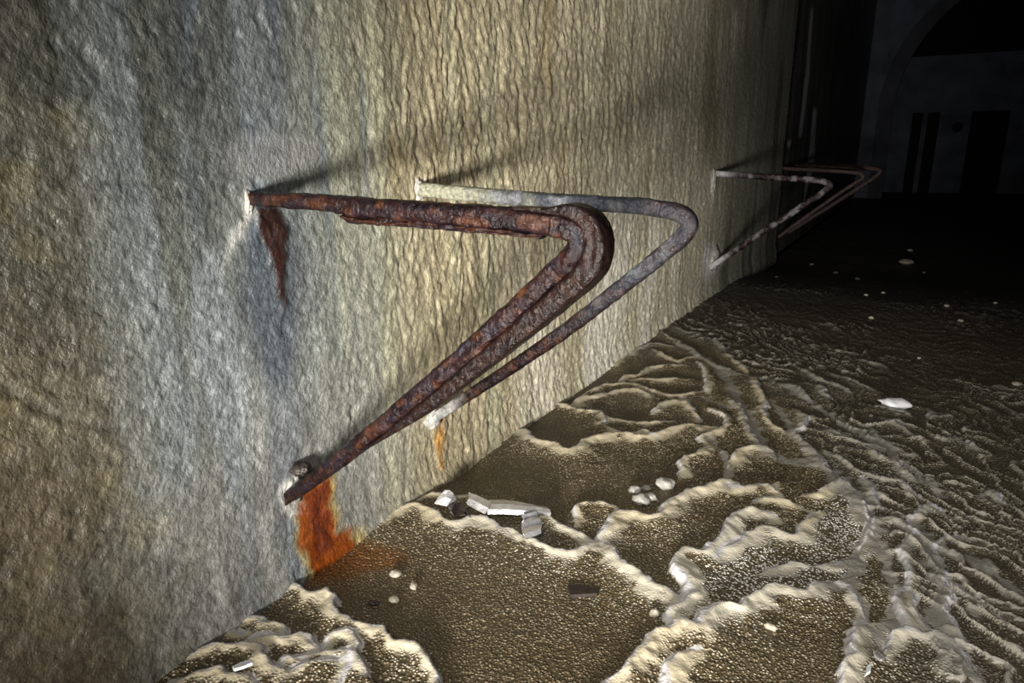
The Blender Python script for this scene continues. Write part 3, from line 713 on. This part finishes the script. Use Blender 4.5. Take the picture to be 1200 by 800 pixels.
# ---- second bracket: one bar, pale mineral coat by the wall
b2 = tag(empty('wall_bracket', (0, 1.37, 0.5)), 'slimmer V-shaped iron bracket with pale coated root, just behind the nearest one', 'bracket', 'iron wall brackets')
pix = [(470, 219), (492, 222), (560, 228), (640, 235), (740, 241), (772, 244), (796, 250), (808, 262), (799, 279), (770, 303), (720, 343), (660, 389), (600, 430), (545, 466), (508, 490), (488, 503)]
path = catmull3(bracket_path(pix, 1.36, 0.02), 10); path, t = smooth_path(path, 0.004)
kx = elbow_range(path); te = t[kx]; L = t[-1]; nT = len(path)
r2 = np.interp(t, [0, .15, te - .15, te, te + .1, te + .35, L - .1, L], [.0165, .0165, .0165, .0165, .0165, .0165, .013, .013])
def coat2(c, t_, th, V):
    n = fbm(V[:, 0] * 26, V[:, 2] * 26 + V[:, 1] * 20, 91, 3)
    up_ = V[:, 2] > 0.62
    slate = ramp(n, [(-.5, (.030, .034, .045)), (.1, (.045, .048, .058)), (.5, (.14, .145, .155))])
    f = np.where(up_, 1 - 0.65 * sst(.46, .66, V[:, 0]), 0.35 * (1 - sst(.42, .62, V[:, 2]) * 0 - 0.0) * sst(.45, .6, V[:, 2]))
    c = mixc(c, slate, np.clip(f, 0, 1))
    pale = np.where(up_, (1 - sst(.08, .34, V[:, 0] + .10 * n)), 0)
    c = mixc(c, (.30, .295, .215), pale)
    low = np.where(~up_, 1 - sst(.03, .12, V[:, 0] + .04 * n), 0)
    return mixc(c, (.50, .50, .48), low * .8)
ka = int(np.searchsorted(t, te - .07)); kb = int(np.searchsorted(t, te + .07))
bar('top_bar', path, t, 0, ka + 1, r2, r2 * 1.1, rust_colour(211, coat=coat2), b2, 311, .10, .25)
bar('elbow', path, t, ka, kb + 1, r2 * 1.03, r2 * 1.15, rust_colour(211, grey=.2, coat=coat2), b2, 311, .10, .25)
bar('brace_bar', path, t, kb, nT, r2, r2 * 1.1, rust_colour(211, orange=.08, coat=coat2), b2, 311, .10, .25)
p = on_wall(492, 222); crust('calcite_collar', b2, (.0, p[1] - .008, p[2]), (.016, .018, .025), 411, MAT_CRUST)
p = on_wall(505, 492); crust('calcite_collar', b2, (.0, p[1], p[2] + .004), (.022, .028, .028), 412)

# ---- third, fourth and fifth bracket, further in
def simple_bracket(label, pix, Y, dY, r, seed, coat, base_x):
    b = tag(empty('wall_bracket', (base_x, Y, 0.5)), label, 'bracket', 'iron wall brackets')
    path = catmull3(bracket_path(pix, Y, dY), 8); path, t = smooth_path(path, 0.008)
    kx = elbow_range(path); te = t[kx]; nT = len(path)
    ka = int(np.searchsorted(t, te - .07)); kb = int(np.searchsorted(t, te + .07))
    for nm, i0, i1 in (('top_bar', 0, ka + 1), ('elbow', ka, kb + 1), ('brace_bar', kb, nT)):
        bar(nm, path, t, i0, i1, r, r * 1.1, rust_colour(seed, grey=.3, coat=coat), b, seed + 50, .13, .2, 18)
    return b
def highlight_coat3(c, t_, th, V):
    n = fbm(V[:, 0] * 32, V[:, 2] * 32 + V[:, 1] * 30, 93, 3)
    c = mixc(c, (.20, .19, .205), sst(-.15, .45, n) * .8)  # pale lilac highlights mixed into the bar colour
    return mixc(c, (.58, .57, .58), (1 - sst(.03, .16, V[:, 0])) * .8)
def coat4(c, t_, th, V): return mixc(c, (.36, .25, .23), .24)
b3 = simple_bracket('V-shaped bracket with crusted feet and pale highlights in its colour, alone on the grey wall, third from the camera', [(826, 202), (838, 203), (880, 206), (930, 209), (957, 211), (969, 214), (972, 219), (962, 227), (930, 248), (890, 274), (855, 298), (838, 309), (826, 317)], 4.45, .09, .0185, 221, highlight_coat3, 0)
p = on_wall(838, 306); crust('calcite_collar', b3, (.0, p[1] - .02, p[2] + .02), (.03, .09, .08), 421, MAT_CRUST)
p = on_wall(837, 203); crust('calcite_collar', b3, (.0, p[1] - .03, p[2] - .05), (.02, .03, .07), 422)
b4 = simple_bracket('dim brown V-shaped bracket past the wall step, fourth from the camera', [(917, 197), (930, 198), (970, 200), (998, 202), (1009, 204), (1011, 208), (1004, 213), (980, 229), (950, 250), (925, 268), (912, 278)], 7.95, .05, .020, 231, coat4, -.1)
b5 = simple_bracket('faintest and farthest V-shaped bracket, its tip showing beyond the fourth', [(926, 192), (950, 193), (990, 195), (1018, 197), (1029, 199), (1031, 202), (1024, 208), (1000, 224), (975, 240), (935, 265), (915, 278)], 9.1, .05, .026, 241, coat4, -.1)

# ================================================================== litter on the floor
def pebble(name, px, py, w_px, aspect, flat, label, cat, mat, seed, group=None, sink=.3):
    p = on_floor(px, py); p[2] = floor_z(p[0], p[1])
    dist = np.linalg.norm(p - CAM); w = w_px * dist / FPX / 2
    o_ = empty('tmp', p)
    bm = bmesh.new(); bmesh.ops.create_icosphere(bm, subdivisions=3, radius=1)
    co = np.array([v.co[:] for v in bm.verts])
    k = 1 + 0.4 * fbm(co[:, 0] * 1.5 + co[:, 2], co[:, 1] * 1.5 - co[:, 2], seed, 3) + 0.10 * vn(co[:, 0] * 6 + co[:, 2] * 3, co[:, 1] * 6 - co[:, 2] * 3, seed + 2)
    a = (seed % 7) * .4
    for v, kk, c0 in zip(bm.verts, k, co):
        q = c0 * kk * np.array([w, w * aspect, w * flat]); v.co = (q[0] * math.cos(a * .2) - q[1] * math.sin(a * .2), q[0] * math.sin(a * .2) + q[1] * math.cos(a * .2), q[2] + w * flat * (1 - sink))
    bpy.data.objects.remove(o_)
    o = bm_obj(name, bm, mat, None, True); o.location = p
    return tag(o, label, cat, group)
pebble('pebble', 464, 675, 13, .8, .55, 'small whitish lump left of the brown pool, closest to the rust wash', 'pebble', MAT_STONE, 501)
pebble('pebble', 485, 690, 9, 1.3, .8, 'narrow upright whitish lump in the big brown pool', 'pebble', MAT_STONE, 503)
pebble('pebble', 462, 705, 13, .8, .45, 'flat whitish lump beside a dark speck in the brown pool', 'pebble', MAT_STONE, 505)
pebble('pebble', 437, 709, 13, .6, .4, 'small near-black pebble at the left of the brown pool', 'pebble', MAT_DARK, 507)
pebble('pebble', 767, 723, 10, .9, .9, 'single pale pebble in the brown pool beside the lower right rim', 'pebble', MAT_STONE, 509)
pebble('pebble', 903, 739, 14, .5, .5, 'pale sliver of stone on the grainy terrace at lower right', 'pebble', MAT_STONE, 511)
pebble('drip_splash', 1047, 478, 27, .6, .4, 'bright white lump in place of a drip splash on the dim rippled floor at right', 'lump', MAT_WHITE, 513)  # solid lump built in place of a drip splash
pebble('pebble', 1064, 292, 14, .8, .4, 'pale flat stone lying far back on the dark floor', 'pebble', MAT_STONE, 515)
for i, (px, py, w) in enumerate([(1069, 279, 5), (911, 314, 4), (953, 293, 4), (981, 302, 5), (1007, 310, 5), (1015, 345, 4), (1035, 341, 4), (1021, 373, 5), (1109, 360, 5), (1125, 378, 5), (1077, 419, 4), (1191, 453, 8), (1166, 356, 4), (1086, 300, 3)]):
    pebble('pebble', px, py, w, .8, .6, 'tiny pale pebble scattered on the dark floor far back', 'pebble', MAT_STONE, 520 + 3 * i, 'tiny far pebbles')
for i, (px, py, w, lb) in enumerate([(744, 577, 14, 'whitish crystal lump at the left end of the little lump row'), (757, 574, 10, 'small round crystal lump in the middle of the lump row'), (762, 586, 15, 'crystal lump lying lowest in the lump row above the forked rim'), (780, 572, 22, 'blocky pale crust piece at the right end of the lump row'), (750, 590, 22, 'brownish grainy lump under the whitish crystal lumps')]):
    pebble('crystal_lump', px, py, w, .8, .6, lb, 'lump', MAT_CRUST, 571 + 3 * i, 'crystal lumps by the forked rim')

def slab(name, pix, z0, th, mat, label, cat, tilt=0.0):
    pts = [on_floor(*p) for p in pix]; c = np.mean(pts, 0); zf = floor_z(c[0], c[1])
    bm = bmesh.new()
    lo = [bm.verts.new((q[0] - c[0], q[1] - c[1], z0 + tilt * (q[0] - c[0]))) for q in pts]; hi = [bm.verts.new((q[0] - c[0], q[1] - c[1], z0 + th + tilt * (q[0] - c[0]))) for q in pts]
    n = len(pts); bm.faces.new(lo[::-1]); bm.faces.new(hi)
    for i in range(n): bm.faces.new([lo[i], lo[(i + 1) % n], hi[(i + 1) % n], hi[i]])
    bmesh.ops.recalc_face_normals(bm, faces=bm.faces)
    bmesh.ops.bevel(bm, geom=list(bm.edges), offset=th * .25, segments=1, affect='EDGES')
    o = bm_obj(name, bm, mat); o.location = (c[0], c[1], zf)
    return tag(o, label, cat)
slab('dark_chip', [(664, 688), (680, 687), (703, 692), (700, 699), (668, 701)], -.001, .008, MAT_DARK, 'flat near-black chip lying in the big brown pool', 'chip')
slab('stone_chip', [(274, 797), (284, 792), (297, 790), (299, 796), (288, 800), (276, 802)], .012, .006, MAT_WHITE, 'bright white chip on the rims at the lower left edge', 'chip', .2)
slab('stone_chip', [(1021, 776), (1026, 776), (1035, 787), (1030, 790), (1022, 782)], .014, .006, MAT_FOIL, 'slim grey shard in the grainy terrace at lower right', 'chip', .3)
slab('stone_chip', [(1013, 795), (1019, 792), (1018, 803), (1011, 806)], .014, .006, MAT_WHITE, 'small white shard cut by the bottom edge, right of centre', 'chip', .3)

def sheet(name, rows, th, mat, parent):
    """thin folded sheet: rows = list of lists of 3D points, given thickness"""
    R = np.array(rows, float); nr, nc, _ = R.shape
    du = np.gradient(R, axis=1); dv = np.gradient(R, axis=0); n = np.cross(du, dv); n /= np.linalg.norm(n, axis=2)[..., None] + 1e-9
    a = (R + n * th / 2).reshape(-1, 3) - np.array(parent.location); b_ = (R - n * th / 2).reshape(-1, 3) - np.array(parent.location)
    bm = bmesh.new(); va = [bm.verts.new(p) for p in a]; vb = [bm.verts.new(p) for p in b_]
    I = lambda i, j: i * nc + j
    for i in range(nr - 1):
        for j in range(nc - 1):
            q = [I(i, j), I(i, j + 1), I(i + 1, j + 1), I(i + 1, j)]
            bm.faces.new([va[k] for k in q]); bm.faces.new([vb[k] for k in q[::-1]])
    ring = [I(0, j) for j in range(nc)] + [I(i, nc - 1) for i in range(1, nr)] + [I(nr - 1, j) for j in range(nc - 2, -1, -1)] + [I(i, 0) for i in range(nr - 2, 0, -1)]
    for k in range(len(ring)):
        p, q = ring[k], ring[(k + 1) % len(ring)]; bm.faces.new([va[p], va[q], vb[q], vb[p]])
    return bm_obj(name, bm, mat, parent)
def fp(px, py, z): return on_floor(px, py, z)
c0 = fp(600, 603, 0.02)
scrap = tag(empty('metal_scrap', (c0[0], c0[1], floor_z(c0[0], c0[1]))), 'torn silvery sheet-metal strip with folded flaps on the rim by the wall', 'scrap')
# long folded strip: back facet, bright upper facet, front lip
sheet('long_strip', [
    [fp(573, 586, .030), fp(590, 586, .031), (fp(606, 588, .030)), fp(626, 592, .030), fp(642, 595, .028)],
    [fp(573, 591, .040), fp(590, 591, .041), fp(606, 592, .040), fp(626, 594, .038), fp(644, 597, .036)],
    [fp(572, 597, .036), fp(590, 597, .037), fp(608, 598, .036), fp(628, 599, .034), fp(646, 601, .033)],
    [fp(571, 602, .024), fp(590, 602, .026), fp(608, 603, .025), fp(628, 602, .025), fp(645, 604, .025)]], .003, MAT_FOIL, scrap)
sheet('folded_flap', [
    [fp(549, 577, .050), fp(560, 581, .050), fp(575, 588, .044)],
    [fp(550, 584, .046), fp(562, 590, .046), fp(573, 596, .042)],
    [fp(546, 590, .030), fp(558, 597, .030), fp(568, 602, .030)]], .003, MAT_FOIL, scrap)
sheet('bent_tab', [
    [fp(611, 604, .036), fp(620, 601, .038), fp(629, 599, .036)],
    [fp(614, 609, .028), fp(623, 606, .030), fp(630, 606, .028)],
    [fp(611, 613, .036), fp(622, 611, .036), fp(633, 608, .034)],
    [fp(611, 620, .030), fp(622, 616, .030), fp(635, 615, .028)],
    [fp(613, 626, .036), fp(624, 623, .035), fp(634, 620, .034)],
    [fp(617, 630, .028), fp(627, 628, .027), fp(634, 625, .027)]], .003, MAT_FOIL, scrap)
c0 = fp(530, 585, 0.02)
shard = tag(empty('metal_shard', (c0[0], c0[1], floor_z(c0[0], c0[1]))), 'small crumpled grey sheet-metal shard standing nearest the wall', 'scrap')
sheet('upright_leaf', [
    [fp(521, 574, .060), fp(527, 574, .060), fp(531, 578, .050), fp(536, 587, .026)],
    [fp(516, 580, .045), fp(522, 582, .046), fp(528, 585, .040), fp(533, 590, .022)],
    [fp(509, 590, .024), fp(518, 592, .024), fp(524, 593, .024), fp(529, 594, .016)]], .003, MAT_FOIL, shard)
sheet('crumpled_leaf', [
    [fp(524, 593, .026), fp(533, 590, .034), fp(540, 588, .030), fp(545, 592, .036)],
    [fp(528, 599, .034), fp(536, 597, .024), fp(543, 597, .034), fp(548, 600, .024)],
    [fp(533, 605, .022), fp(545, 603, .030), fp(549, 604, .022), fp(552, 606, .028)]], .003, MAT_DARK, shard)
